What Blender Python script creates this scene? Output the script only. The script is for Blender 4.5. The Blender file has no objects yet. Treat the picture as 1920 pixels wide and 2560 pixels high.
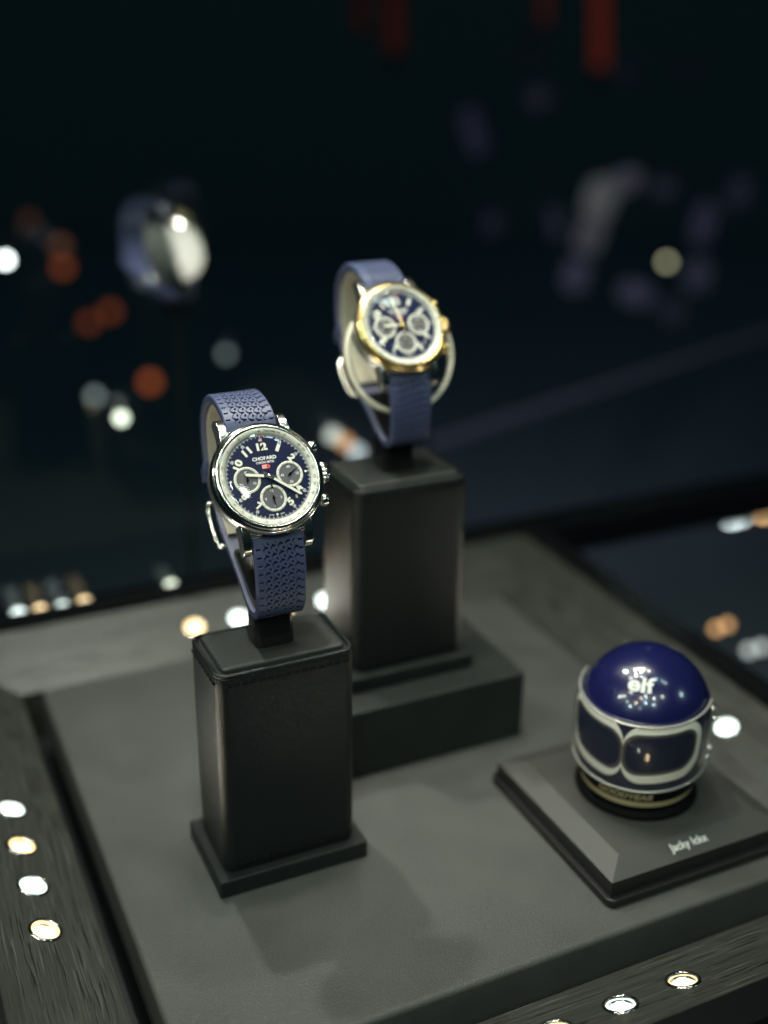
import bpy, math, random
from mathutils import Matrix, Vector, Euler

# ------------------------------------------------------------------ camera, world, light, exposure
# All measures below are millimetres in the camera's survey frame; P() turns them into metres with the
# origin on the middle of the display pad.
S = 0.001
OX, OY, OZ = 187.0, 385.0, -300.0
def P(x, y, z): return Vector(((x - OX) * S, (y - OY) * S, (z - OZ) * S))

scene = bpy.context.scene
col = scene.collection
cam_d = bpy.data.cameras.new('camera')
cam = bpy.data.objects.new('camera', cam_d); col.objects.link(cam)
cam_d.sensor_fit = 'VERTICAL'; cam_d.sensor_height = 36.0; cam_d.lens = 2914.0 / 2560.0 * 36.0
cam_d.clip_start = 0.01; cam_d.clip_end = 60.0
_pt, _ro, _ya = math.radians(22.784), math.radians(-0.674), math.radians(25.28)
_fw = Vector((0, math.cos(_pt), -math.sin(_pt))); _dn = Vector((0, -math.sin(_pt), -math.cos(_pt))); _rt = Vector((1, 0, 0))
_rt, _dn = _rt * math.cos(_ro) + _dn * math.sin(_ro), -_rt * math.sin(_ro) + _dn * math.cos(_ro)
_M = Matrix(((math.cos(_ya), math.sin(_ya), 0), (-math.sin(_ya), math.cos(_ya), 0), (0, 0, 1)))
RT, DN, FW = _M @ _rt, _M @ _dn, _M @ _fw
_m = Matrix((RT, -DN, -FW)).transposed().to_4x4(); _m.translation = P(0, 0, 0)
cam.matrix_world = _m
cam_d.dof.use_dof = True; cam_d.dof.focus_distance = 0.401; cam_d.dof.aperture_fstop = 3.3; cam_d.dof.aperture_blades = 0
scene.camera = cam

world = bpy.data.worlds.new('World'); scene.world = world; world.use_nodes = True
bg = world.node_tree.nodes['Background']
bg.inputs[0].default_value = (0.0034, 0.0094, 0.0104, 1); bg.inputs[1].default_value = 1.0

vs = scene.view_settings
vs.view_transform = 'Standard'; vs.look = 'None'; vs.exposure = 0.0; vs.gamma = 1.0; vs.use_curve_mapping = False
scene.cycles.use_denoising = True
scene.cycles.max_bounces = 10; scene.cycles.transparent_max_bounces = 16
scene.cycles.sample_clamp_indirect = 6.0
scene.cycles.caustics_reflective = False; scene.cycles.caustics_refractive = False

def lamp(name, loc, target, size, power, color, spread=math.pi):
    d = bpy.data.lights.new(name, 'AREA'); d.shape = 'DISK'; d.size = size; d.energy = power; d.color = color; d.spread = spread
    o = bpy.data.objects.new(name, d); col.objects.link(o)
    o.location = loc; o.rotation_euler = (target - loc).to_track_quat('-Z', 'Y').to_euler()
    return o
# a cluster of small ceiling spots over the case
CEIL = [(91, 585, 2.9), (200, 505, 1.1), (255, 480, .8), (150, 400, 1.5), (235, 395, .7), (300, 430, .5), (60, 420, .5), (330, 360, .5), (190, 330, .45)]
for i, (x, y, w) in enumerate(CEIL):
    lamp('ceiling_lamp', P(x, y, 260 + (i % 3) * 25), P(187 + (x - 187) * .4, 390, -300), 0.017, 0.057 * w,
         (1.0, .94, .78) if i % 2 else (.95, 1.0, .90), math.radians(60))
# narrow spots that pick out the two watches
def spot(name, loc, target, cone, power, color, soft):
    d = bpy.data.lights.new(name, 'SPOT'); d.energy = power; d.color = color; d.spot_size = math.radians(cone); d.spot_blend = .8; d.shadow_soft_size = soft
    o = bpy.data.objects.new(name, d); col.objects.link(o); o.location = loc; o.rotation_euler = (target - loc).to_track_quat('-Z', 'Y').to_euler()
spot('watch_spot', P(95, 290, 300), P(123, 358, -145), 11, 2.6, (1, .97, .88), .012)
spot('watch_spot', P(190, 340, 330), P(203, 418, -112), 11, 2.4, (1, .97, .88), .012)
# added fill: many weak unseen lamps in front of the case, lifting the blacks
_r = random.Random(11)
for k in range(26):
    a_, e_, q_ = _r.uniform(-75, 75), _r.uniform(30, 74), _r.uniform(2.0, 3.2)
    v_ = Vector((math.sin(math.radians(a_ - 25)) * math.cos(math.radians(e_)), -math.cos(math.radians(a_ - 25)) * math.cos(math.radians(e_)), math.sin(math.radians(e_)))) * q_
    lamp('fill_lamp', v_, Vector((0, 0, .05)), _r.uniform(.09, .16), 0.135 * (q_ / 2.6) ** 2 * _r.uniform(.4, 1.6), _r.choice(((.70, 1.0, .96), (.9, 1.0, .85), (.66, .95, 1.0), (1.0, .85, .62))), math.radians(45))
# added violet spot without known source, lighting the blobs in the hall behind
spot('blob_fill', Vector((.1, .4, .75)), Vector((1.25, 1.85, -.15)), 36, 15.0, (.70, .66, 1.0), .1)

# ------------------------------------------------------------------ materials
def mat(name, color, rough=.5, metal=0.0, spec=.5, coat=0.0, emit=None, estr=0.0, coat_rough=.05):
    m = bpy.data.materials.new(name); m.use_nodes = True
    b = m.node_tree.nodes['Principled BSDF']
    b.inputs['Base Color'].default_value = (*color, 1); b.inputs['Roughness'].default_value = rough
    b.inputs['Metallic'].default_value = metal; b.inputs['Specular IOR Level'].default_value = spec
    b.inputs['Coat Weight'].default_value = coat; b.inputs['Coat Roughness'].default_value = coat_rough
    if emit: b.inputs['Emission Color'].default_value = (*emit, 1); b.inputs['Emission Strength'].default_value = estr
    return m
def nodes(m): return m.node_tree.nodes, m.node_tree.links, m.node_tree.nodes['Principled BSDF']
def add_bump(m, scale, strength, dist, detail=4, vor=False, stretch=(1, 1, 1), tint=None, rough=None):
    n, l, b = nodes(m)
    tc = n.new('ShaderNodeTexCoord'); mp = n.new('ShaderNodeMapping'); mp.inputs['Scale'].default_value = stretch
    l.new(tc.outputs['Object'], mp.inputs[0])
    t = n.new('ShaderNodeTexNoise'); t.inputs['Scale'].default_value = scale; t.inputs['Detail'].default_value = detail
    l.new(mp.outputs[0], t.inputs['Vector']); h = t.outputs[0]
    if vor:
        v = n.new('ShaderNodeTexVoronoi'); v.feature = 'DISTANCE_TO_EDGE'; v.inputs['Scale'].default_value = scale * 1.3
        l.new(mp.outputs[0], v.inputs['Vector'])
        mm = n.new('ShaderNodeMath'); mm.operation = 'MINIMUM'; l.new(v.outputs['Distance'], mm.inputs[0]); mm.inputs[1].default_value = .18
        ad = n.new('ShaderNodeMath'); ad.operation = 'MULTIPLY_ADD'; l.new(mm.outputs[0], ad.inputs[0]); ad.inputs[1].default_value = 3.0; l.new(h, ad.inputs[2]); h = ad.outputs[0]
    bp = n.new('ShaderNodeBump'); bp.inputs['Strength'].default_value = strength; bp.inputs['Distance'].default_value = dist
    l.new(h, bp.inputs['Height']); l.new(bp.outputs[0], b.inputs['Normal'])
    if tint or rough:
        t2 = n.new('ShaderNodeTexNoise'); t2.inputs['Scale'].default_value = scale * .04; t2.inputs['Detail'].default_value = 6
        l.new(mp.outputs[0], t2.inputs['Vector'])
    if tint:
        r = n.new('ShaderNodeValToRGB'); r.color_ramp.elements[0].position = .3; r.color_ramp.elements[1].position = .7
        r.color_ramp.elements[0].color = (*tint[0], 1); r.color_ramp.elements[1].color = (*tint[1], 1)
        l.new(t2.outputs[0], r.inputs[0]); l.new(r.outputs[0], b.inputs['Base Color'])
    if rough:
        mr = n.new('ShaderNodeMapRange'); mr.inputs['To Min'].default_value = rough[0]; mr.inputs['To Max'].default_value = rough[1]
        l.new(t2.outputs[0], mr.inputs[0]); l.new(mr.outputs[0], b.inputs['Roughness'])
    return m
def clear(name, tint, f0=.04, rough=.02, body=0.0, bodycol=(1, 1, 1)):
    m = bpy.data.materials.new(name); m.use_nodes = True; n = m.node_tree.nodes; l = m.node_tree.links
    n.clear(); out = n.new('ShaderNodeOutputMaterial'); tr = n.new('ShaderNodeBsdfTransparent'); tr.inputs[0].default_value = (*tint, 1)
    gl = n.new('ShaderNodeBsdfGlossy'); gl.inputs['Roughness'].default_value = rough
    lw = n.new('ShaderNodeLayerWeight'); lw.inputs[0].default_value = .5     # facing = 1 - |cos|, Schlick below
    pw = n.new('ShaderNodeMath'); pw.operation = 'POWER'; l.new(lw.outputs['Facing'], pw.inputs[0]); pw.inputs[1].default_value = 5
    fr = n.new('ShaderNodeMath'); fr.operation = 'MULTIPLY_ADD'; l.new(pw.outputs[0], fr.inputs[0]); fr.inputs[1].default_value = 1 - f0; fr.inputs[2].default_value = f0
    mx = n.new('ShaderNodeMixShader'); l.new(fr.outputs[0], mx.inputs[0]); l.new(tr.outputs[0], mx.inputs[1]); l.new(gl.outputs[0], mx.inputs[2])
    src = mx.outputs[0]
    if body:
        df = n.new('ShaderNodeBsdfDiffuse'); df.inputs[0].default_value = (*bodycol, 1)
        m2 = n.new('ShaderNodeMixShader'); m2.inputs[0].default_value = body; l.new(src, m2.inputs[1]); l.new(df.outputs[0], m2.inputs[2]); src = m2.outputs[0]
    l.new(src, out.inputs[0]); return m

M = {}
M['pad'] = add_bump(mat('pad_leather', (.1, .1, .09), .52, spec=.5), 1000, .6, .00022, vor=True, tint=((.050, .0525, .0485), (.064, .0665, .061)), rough=(.42, .6))
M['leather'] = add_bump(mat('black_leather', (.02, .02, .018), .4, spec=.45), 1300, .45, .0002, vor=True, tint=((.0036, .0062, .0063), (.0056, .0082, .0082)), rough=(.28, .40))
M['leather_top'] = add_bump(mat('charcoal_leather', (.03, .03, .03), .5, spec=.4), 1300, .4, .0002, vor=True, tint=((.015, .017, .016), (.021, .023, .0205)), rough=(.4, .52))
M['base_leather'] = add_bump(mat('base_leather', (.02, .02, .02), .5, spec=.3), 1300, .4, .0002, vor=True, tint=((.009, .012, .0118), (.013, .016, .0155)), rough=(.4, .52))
M['block'] = add_bump(mat('riser_leather', (.05, .05, .045), .5, spec=.3), 1300, .4, .0002, vor=True, tint=((.015, .018, .017), (.021, .024, .0225)))
M['thread'] = mat('black_thread', (.002, .002, .002), .7, spec=.2)
M['plaque'] = add_bump(mat('plaque_plastic', (.050, .050, .046), .48), 2400, .08, .0001)
M['plaque_edge'] = mat('plaque_black', (.012, .012, .012), .35)
M['trim'] = mat('black_lacquer', (.006, .006, .007), .22)
M['cabinet'] = mat('cabinet_black', (.006, .007, .009), .5)
M['steel'] = mat('polished_steel', (.84, .81, .73), .15, 1.0)
M['steel_matte'] = add_bump(mat('blasted_steel', (.66, .67, .66), .36, 1.0), 6000, .15, .0001)
M['gold'] = mat('polished_gold', (1.0, .73, .29), .23, 1.0)
M['chrome'] = mat('chrome', (.65, .63, .6), .12, 1.0)
M['dial'] = mat('blue_dial', (.0010, .0040, .036), .3, spec=.5, coat=.5)
M['cream'] = mat('cream_ring', (.66, .65, .53), .42)
M['lume'] = mat('cream_lume', (.74, .72, .58), .5)
M['white'] = mat('white_print', (.75, .76, .72), .5)
M['grey'] = mat('grey_subdial', (.105, .10, .104), .38)
M['ink'] = mat('black_print', (.012, .012, .014), .5)
M['red'] = mat('red_print', (.75, .06, .025), .5)
M['dark_steel'] = mat('dark_hand', (.03, .03, .03), .2, 1.0)
M['rubber'] = mat('blue_rubber', (.052, .065, .132), .44, spec=.5)
M['lining'] = mat('strap_lining', (.16, .165, .24), .5)
M['cuff'] = mat('beige_cuff', (.52, .48, .36), .45)
M['cuff_black'] = mat('black_cuff', (.01, .01, .01), .15)
M['cream_plastic'] = mat('cream_plastic', (.74, .70, .55), .22, coat=.5)
M['cup_white'] = mat('cup_white', (.84, .83, .76), .65, spec=.2)
M['helmet'] = mat('helmet_blue', (.0075, .009, .060), .25, coat=.9, coat_rough=.03)
M['helmet_dark'] = mat('helmet_navy', (.006, .007, .03), .35, coat=.5)
M['goggle'] = mat('goggle_white', (.90, .87, .74), .4)
M['gasket'] = mat('goggle_gasket', (.07, .06, .05), .45)
M['lens'] = mat('goggle_lens', (.008, .011, .028), .3, spec=.1)
M['stripe'] = mat('gold_stripe', (.50, .42, .23), .4)
M['neck_rubber'] = mat('neck_rubber', (.003, .0035, .0035), .7, spec=.1)
M['black'] = mat('matte_black', (.012, .014, .014), .6)
M['crystal'] = clear('sapphire', (.97, .98, 1), .035, .0)
M['visor'] = clear('visor_clear', (.985, .985, .985), .025, .03, .03, (.3, .33, .42))
M['visor_rim'] = mat('visor_rim', (.5, .49, .45), .18, .4)
M['pane'] = clear('case_glass', (.97, .985, .98), .02, .0)
M['floor'] = mat('hall_floor', (.46, .52, .62), .95, spec=.0)
M['wall'] = mat('hall_wall', (.56, .62, .66), .95, spec=.0)
M['led_cool'] = mat('led_cool', (.8, .8, .8), .5, emit=(.80, 1.0, .97), estr=3.6)
M['led_warm'] = mat('led_warm', (.8, .8, .8), .5, emit=(1.0, .64, .20), estr=3.0)

def wood():
    m = mat('black_oak', (.03, .03, .028), .38, spec=.7); n, l, b = nodes(m)
    tc = n.new('ShaderNodeTexCoord')
    wob = n.new('ShaderNodeTexNoise'); wob.inputs['Scale'].default_value = 26; wob.inputs['Detail'].default_value = 2; l.new(tc.outputs['Object'], wob.inputs['Vector'])
    def grain(sc, amp, detail, rough):
        mp = n.new('ShaderNodeMapping'); mp.inputs['Scale'].default_value = sc; l.new(tc.outputs['Object'], mp.inputs[0])
        mx = n.new('ShaderNodeVectorMath'); mx.operation = 'MULTIPLY_ADD'; l.new(wob.outputs['Color'], mx.inputs[0]); mx.inputs[1].default_value = (0, amp, amp); l.new(mp.outputs[0], mx.inputs[2])
        t = n.new('ShaderNodeTexNoise'); t.inputs['Scale'].default_value = 1.0; t.inputs['Detail'].default_value = detail; t.inputs['Roughness'].default_value = rough
        l.new(mx.outputs[0], t.inputs['Vector']); return t.outputs[0]
    def ramp(src, p0, c0, p1, c1):
        r = n.new('ShaderNodeValToRGB'); e = r.color_ramp.elements; e[0].position = p0; e[0].color = (*c0, 1); e[1].position = p1; e[1].color = (*c1, 1); l.new(src, r.inputs[0]); return r.outputs[0]
    cath = grain((5, 170, 170), 1.2, 3, .5); fine = grain((30, 1300, 1300), 3.2, 3, .6); pore = grain((45, 1000, 1000), 2.6, 2, .5)
    base = ramp(cath, .35, (.030, .032, .027), .7, (.046, .047, .039))
    pm = ramp(pore, .54, (0, 0, 0), .62, (1, 1, 1)); band_ = ramp(cath, .42, (0, 0, 0), .52, (1, 1, 1)); fl2 = ramp(fine, .56, (0, 0, 0), .70, (1, 1, 1))
    mu = n.new('ShaderNodeMath'); mu.operation = 'MULTIPLY'; l.new(pm, mu.inputs[0]); l.new(band_, mu.inputs[1])
    m1 = n.new('ShaderNodeMixRGB'); l.new(fl2, m1.inputs[0]); l.new(base, m1.inputs[1]); m1.inputs[2].default_value = (.092, .091, .077, 1)
    m2 = n.new('ShaderNodeMixRGB'); l.new(mu.outputs[0], m2.inputs[0]); l.new(m1.outputs[0], m2.inputs[1]); m2.inputs[2].default_value = (.010, .010, .009, 1)
    l.new(m2.outputs[0], b.inputs['Base Color'])
    h = n.new('ShaderNodeMath'); h.operation = 'MULTIPLY_ADD'; l.new(mu.outputs[0], h.inputs[0]); h.inputs[1].default_value = -1.0; l.new(fine, h.inputs[2])
    bp = n.new('ShaderNodeBump'); bp.inputs['Strength'].default_value = .4; bp.inputs['Distance'].default_value = .0004
    l.new(h.outputs[0], bp.inputs['Height']); l.new(bp.outputs[0], b.inputs['Normal'])
    return m
M['wood'] = wood()

# ------------------------------------------------------------------ helpers
class MB:
    """Collects vertices (mm) and faces; build() links ONE mesh object."""
    def __init__(s): s.v = []; s.f = []; s.mi = []; s.sm = []
    def add(s, vs, fs, mi=0, smooth=False):
        b = len(s.v); s.v += [tuple(v) for v in vs]
        for f in fs: s.f.append(tuple(i + b for i in f)); s.mi.append(mi); s.sm.append(smooth)
    def prism(s, poly, z0, z1, mi=0, top=None):
        n = len(poly); top = top or poly
        vs = [(x, y, z0) for x, y in poly] + [(x, y, z1) for x, y in top]
        fs = [tuple(range(n - 1, -1, -1)), tuple(range(n, 2 * n))] + [(i, (i + 1) % n, n + (i + 1) % n, n + i) for i in range(n)]
        s.add(vs, fs, mi)
    def box(s, x0, x1, y0, y1, z0, z1, mi=0): s.prism([(x0, y0), (x1, y0), (x1, y1), (x0, y1)], z0, z1, mi)
    def lathe(s, prof, n=96, mi=0, smooth=True, cap=False, fn=None):
        vs = []
        for r, z in prof:
            for k in range(n):
                a = 2 * math.pi * k / n; rr = r * (fn(a, r, z) if fn else 1)
                vs.append((rr * math.cos(a), rr * math.sin(a), z))
        fs = []
        for i in range(len(prof) - 1):
            for k in range(n): fs.append((i * n + k, i * n + (k + 1) % n, (i + 1) * n + (k + 1) % n, (i + 1) * n + k))
        if cap: fs.append(tuple((len(prof) - 1) * n + k for k in range(n)))
        s.add(vs, fs, mi, smooth)
    def tube(s, pts, r, n=8, closed=False, mi=0):
        pts = [Vector(p) for p in pts]; m = len(pts); vs = []; ref = None
        for i, p in enumerate(pts):
            a = pts[(i - 1) % m] if (closed or i > 0) else p; b = pts[(i + 1) % m] if (closed or i < m - 1) else p
            t = (b - a).normalized()
            u = t.cross(Vector((0, 0, 1)));  u = u if u.length > .1 else t.cross(Vector((0, 1, 0)))
            if ref is not None:
                u = ref - t * ref.dot(t)
            u.normalize(); ref = u; w = t.cross(u)
            for k in range(n):
                g = 2 * math.pi * k / n; vs.append(p + u * r * math.cos(g) + w * r * math.sin(g))
        fs = []
        for i in range(m if closed else m - 1):
            j = (i + 1) % m
            for k in range(n): fs.append((i * n + k, i * n + (k + 1) % n, j * n + (k + 1) % n, j * n + k))
        if not closed: fs += [tuple(range(n - 1, -1, -1)), tuple((m - 1) * n + k for k in range(n))]
        s.add(vs, fs, mi, True)
    def mesh(s, name, mats):
        me = bpy.data.meshes.new(name); me.from_pydata([(a * S, b * S, c * S) for a, b, c in s.v], [], s.f)
        me.polygons.foreach_set('material_index', s.mi); me.polygons.foreach_set('use_smooth', s.sm)
        for m in (mats if isinstance(mats, (list, tuple)) else [mats]): me.materials.append(M[m] if isinstance(m, str) else m)
        me.update(); return me
    def build(s, name, mats, parent=None, mtx=None, bevel=0, seg=2): return link(name, s.mesh(name, mats), parent, mtx, bevel, seg)
def link(name, me, parent=None, mtx=None, bevel=0, seg=2):
    o = bpy.data.objects.new(name, me); col.objects.link(o)
    if parent: o.parent = parent
    if mtx is not None: o.matrix_local = mtx
    if bevel:
        b = o.modifiers.new('bevel', 'BEVEL'); b.width = bevel * S; b.segments = seg; b.limit_method = 'ANGLE'; b.angle_limit = math.radians(35)
        b.harden_normals = False
        for p in me.polygons: p.use_smooth = True
        try:
            e = o.modifiers.new('wn', 'WEIGHTED_NORMAL'); e.keep_sharp = True
        except Exception: pass
    return o
def tag(o, label=None, cat=None, group=None, kind=None):
    for k, v in (('label', label), ('category', cat), ('group', group), ('kind', kind)):
        if v: o[k] = v
    return o
def empty(name, loc, label, cat, group=None):
    o = bpy.data.objects.new(name, None); col.objects.link(o); o.location = loc; o.empty_display_size = .01
    return tag(o, label, cat, group)
def T(x, y, z): return Matrix.Translation((x * S, y * S, z * S))
def rrect(x0, x1, y0, y1, r, n=6):
    out = []
    for cx, cy, a0 in ((x1 - r, y1 - r, 0), (x0 + r, y1 - r, 90), (x0 + r, y0 + r, 180), (x1 - r, y0 + r, 270)):
        for k in range(n + 1):
            a = math.radians(a0 + 90 * k / n); out.append((cx + r * math.cos(a), cy + r * math.sin(a)))
    return out
_tcache = {}
def text_poly(body, bold=0.0, shear=0.0, space=1.0):
    """2-D outline mesh of a word set in the built-in font: verts normalised to cap height 1, centred."""
    key = (body, bold, shear, space)
    if key in _tcache: return _tcache[key]
    c = bpy.data.curves.new('t', 'FONT'); c.body = body; c.size = 1; c.offset = bold; c.shear = shear; c.space_character = space
    c.align_x = 'LEFT'; c.resolution_u = 5; c.fill_mode = 'FRONT'
    o = bpy.data.objects.new('t', c); col.objects.link(o); bpy.context.view_layer.update()
    me = bpy.data.meshes.new_from_object(o.evaluated_get(bpy.context.evaluated_depsgraph_get()))
    v = [tuple(q.co[:2]) for q in me.vertices]; f = [tuple(p.vertices) for p in me.polygons]
    bpy.data.objects.remove(o); bpy.data.curves.remove(c); bpy.data.meshes.remove(me)
    x0, x1 = min(a for a, b in v), max(a for a, b in v); y0, y1 = min(b for a, b in v), max(b for a, b in v)
    k = 1 / (y1 - y0); v = [((a - (x0 + x1) / 2) * k, (b - (y0 + y1) / 2) * k) for a, b in v]
    # keep only up-facing fill
    ff = []
    for q in f:
        ar = sum(v[q[i]][0] * v[q[(i + 1) % len(q)]][1] - v[q[(i + 1) % len(q)]][0] * v[q[i]][1] for i in range(len(q)))
        ff.append(q if ar > 0 else q[::-1])
    _tcache[key] = (v, ff, (x1 - x0) * k); return _tcache[key]
def add_text(mb, body, x, y, z, h, rot=0.0, bold=0.0, width=None, fn=None, shear=0.0, space=1.0, sx=1.0):
    v, f, w = text_poly(body, bold, shear, space); sx = (width / (w * h)) if width else sx
    c, s = math.cos(rot), math.sin(rot); out = []
    for a, b in v:
        a, b = a * h * sx, b * h; q = (x + a * c - b * s, y + a * s + b * c, z)
        out.append(fn(*q) if fn else q)
    mb.add(out, f)
def raised(mb, body, x, y, z0, z1, h, rot, bold, width=None):
    """text extruded: front face plus skirts"""
    v, f, w = text_poly(body, bold); sx = (width / (w * h)) if width else 1
    c, s = math.cos(rot), math.sin(rot); q = [(x + a * h * sx * c - b * h * s, y + a * h * sx * s + b * h * c) for a, b in v]
    mb.add([(a, b, z1) for a, b in q], f)
    cnt = {}
    for g in f:
        for i in range(len(g)):
            e = (g[i], g[(i + 1) % len(g)]); cnt[e] = 1
    n = len(q); fs = [(a, b, b + n, a + n) for (a, b) in cnt if (b, a) not in cnt]
    mb.add([(a, b, z1) for a, b in q] + [(a, b, z0) for a, b in q], [(b, a, c2, d) for (a, b, d2, c2) in [(p, r, t, u) for (p, r, t, u) in fs] for d in [d2]])

# ------------------------------------------------------------------ the setting: hall floor and the display case
g = MB(); g.add([(-30000, -30000, -1250), (30000, -30000, -1250), (30000, 30000, -1250), (-30000, 30000, -1250)], [(0, 1, 2, 3)])
tag(g.build('hall_floor', 'floor'), kind='structure')
g = MB(); _n = Vector((FW.x, FW.y, 0)).normalized(); _t = Vector((-_n.y, _n.x, 0)); _c = _n * 9500
g.add([tuple(_c - _t * 20000 + Vector((0, 0, -1260))), tuple(_c + _t * 20000 + Vector((0, 0, -1260))), tuple(_c + _t * 20000 + Vector((0, 0, 5000))), tuple(_c - _t * 20000 + Vector((0, 0, 5000)))], [(0, 1, 2, 3)])
tag(g.build('hall_wall', 'wall'), kind='structure')

CX, CY, HI, HO = 187.0, 388.0, 136.5, 175.0; ZI, ZO = -309.0, -293.0
case = empty('display_case', P(CX, CY, -360), 'black oak display case with sloped rails around the grey pad', 'display case')
def loc(o_xyz, x, y, z): return (x - o_xyz[0], y - o_xyz[1], z - o_xyz[2])
c0 = (CX, CY, -360)
# every rail lies along its own local x axis so that the grain follows it; local y is outward
ANG = {'front': math.pi, 'right': -math.pi / 2, 'back': 0.0, 'left': math.pi / 2}
slope = math.atan2(ZO - ZI, HO - HI); SL = math.hypot(ZO - ZI, HO - HI)
LEDS = {'left': [346, 371.5, 397, 422.5], 'front': [148, 173.5, 199, 224.8], 'back': [145, 170, 195, 221.5], 'right': [349.6, 375, 400.5, 426]}
LR = 5.4
led_list = []
for side, a in ANG.items():
    rm = MB()
    Rz = Matrix.Rotation(a, 4, 'Z')
    # sloped top with round holes: grid band between inner and outer edge, holes joined in by hand
    hs = []
    for q in LEDS[side]:
        w = Vector((q, 0, 0)) if side in ('front', 'back') else Vector((0, q, 0))
        off = (q - CX) if side in ('front', 'back') else (q - CY)
        lx = {'front': -off, 'back': off, 'left': off, 'right': -off}[side]
        hs.append(lx); led_list.append((side, q, lx))
    hs.sort()
    def top(x, t): # t along slope from the inner edge
        return (x, HI + t * math.cos(slope), ZI + 360 + t * math.sin(slope))
    N = 32; tc = SL * .5
    def quadcell(x0, x1, hx):
        ring = []; outer = []
        for k in range(N):
            g_ = 2 * math.pi * (k + .5) / N; cx_, cy_ = math.cos(g_), math.sin(g_)
            ring.append((hx + LR * cx_, tc + LR * cy_))
            s_ = min((x1 - hx) / cx_ if cx_ > 1e-9 else (x0 - hx) / cx_ if cx_ < -1e-9 else 1e9, (SL - tc) / cy_ if cy_ > 1e-9 else -tc / cy_ if cy_ < -1e-9 else 1e9)
            outer.append((hx + s_ * cx_, tc + s_ * cy_))
        # corners are added as extra triangles
        vs = [top(*p) for p in ring] + [top(*p) for p in outer]; fs = [(k, N + k, N + (k + 1) % N, (k + 1) % N) for k in range(N)]
        rm.add(vs, fs)
        for (ax, at) in ((x1, SL), (x0, SL), (x0, 0), (x1, 0)):
            best = None
            for k in range(N):
                p, q = outer[k], outer[(k + 1) % N]
                on = lambda z: (abs(z[0] - ax) < 1e-6, abs(z[1] - at) < 1e-6)
                if (on(p)[0] and on(q)[1]) or (on(p)[1] and on(q)[0]): best = (p, q)
            if best: rm.add([top(*best[0]), top(ax, at), top(*best[1])], [(0, 1, 2)])
    xs = [hs[0] - 12.5] + [(hs[i] + hs[i + 1]) / 2 for i in range(3)] + [hs[3] + 12.5]
    for i in range(4): quadcell(xs[i], xs[i + 1], hs[i])
    rm.add([top(-HI, 0), top(xs[0], 0), top(xs[0], SL), top(-HO, SL)], [(0, 1, 2, 3)])
    rm.add([top(xs[4], 0), top(HI, 0), top(HO, SL), top(xs[4], SL)], [(0, 1, 2, 3)])
    # inner wall and underside
    rm.add([(-HI, HI, ZI + 360), (HI, HI, ZI + 360), (HI, HI, 25), (-HI, HI, 25)], [(0, 3, 2, 1)])
    o = rm.build('rail', 'wood', case, Rz)
    tm = MB(); W = 13
    tm.add([(-HO, HO, ZO + 360 - 14), (HO, HO, ZO + 360 - 14), (HO, HO, ZO + 363.5), (-HO, HO, ZO + 363.5),
            (-HO - W, HO + W, ZO + 363.5), (HO + W, HO + W, ZO + 363.5), (HO + W, HO + W, -40), (-HO - W, HO + W, -40)],
           [(0, 1, 2, 3), (3, 2, 5, 4), (4, 5, 6, 7)])
    tm.build('trim', 'trim', case, Rz)
fl = MB(); fl.add([(-HI, -HI, 25), (HI, -HI, 25), (HI, HI, 25), (-HI, HI, 25)], [(0, 1, 2, 3)]); fl.build('tray_floor', 'cabinet', case)
cb = MB(); cb.box(-HO - 9, HO + 9, -HO - 9, HO + 9, -889, -41); cb.build('cabinet', 'cabinet', case)
# panes of the case: back and right
GY = 590.0
pn = MB(); pn.box(-HO - 150, HO + 330, 0, 6, 60, 900); pn.build('glass_pane', 'pane', case, T(0, GY - CY, 0))
sh = MB(); sh.box(-HO - 150, HO + 330, HO + 14, GY - CY + 14, 40, 59.5); sh.build('back_ledge', 'trim', case)

# ------------------------------------------------------------------ spotlights sunk in the rails
ORD = {'left': ['nearest the front', 'second from the front', 'third from the front', 'farthest from the front'],
       'front': ['leftmost', 'second from the left', 'third from the left', 'rightmost'],
       'back': ['leftmost', 'second from the left', 'third from the left', 'rightmost'],
       'right': ['nearest the front', 'second from the front', 'third from the front', 'farthest from the front']}
for side in ('left', 'front', 'back', 'right'):
    for i, (s_, q, lx) in enumerate([e for e in led_list if e[0] == side]):
        warm = (i % 2 == 0) if side in ('left', 'back') else (i % 2 == 1)
        R_ = Matrix.Rotation(ANG[side], 4, 'Z')
        p = R_ @ Vector((lx, HI + SL * .5 * math.cos(slope), ZI + SL * .5 * math.sin(slope)))
        root = empty('spotlight', P(CX + p.x, CY + p.y, p.z), f"{'warm' if warm else 'cool'} white spotlight sunk in the {side} rail, {ORD[side][i]}", 'spotlight', 'spotlights sunk in the rails')
        root.rotation_euler = (R_ @ Matrix.Rotation(slope, 4, 'X')).to_euler()
        cm = MB(); cm.lathe([(LR + .9, .15), (LR + .7, .55), (LR - .1, .6), (LR - .25, .3), (LR - .3, -.5), (LR - .6, -1.5), (LR - .8, -1.7)], 40)
        cm.build('collar', 'chrome', root)
        lm = MB(); lm.lathe([(LR - .75, -1.6), (LR - 1.5, -1.1), (2.2, -.7), (0.01, -.55)], 32); lm.build('lens', 'led_warm' if warm else 'led_cool', root)
        sd = bpy.data.lights.new('spotlight_beam', 'SPOT'); sd.energy = {'front': .022, 'left': .10, 'back': .07, 'right': .06}[side]; sd.color = (1.0, .78, .48) if warm else (.90, 1.0, .96); sd.spot_size = math.radians(112); sd.spot_blend = 1.0; sd.shadow_soft_size = .003
        so = bpy.data.objects.new('spotlight_beam', sd); col.objects.link(so); so.location = root.location + (root.rotation_euler.to_matrix() @ Vector((0, 0, .0012))); so.rotation_euler = (root.rotation_euler.to_matrix() @ Matrix.Rotation(math.pi, 3, 'X')).to_euler()

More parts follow.
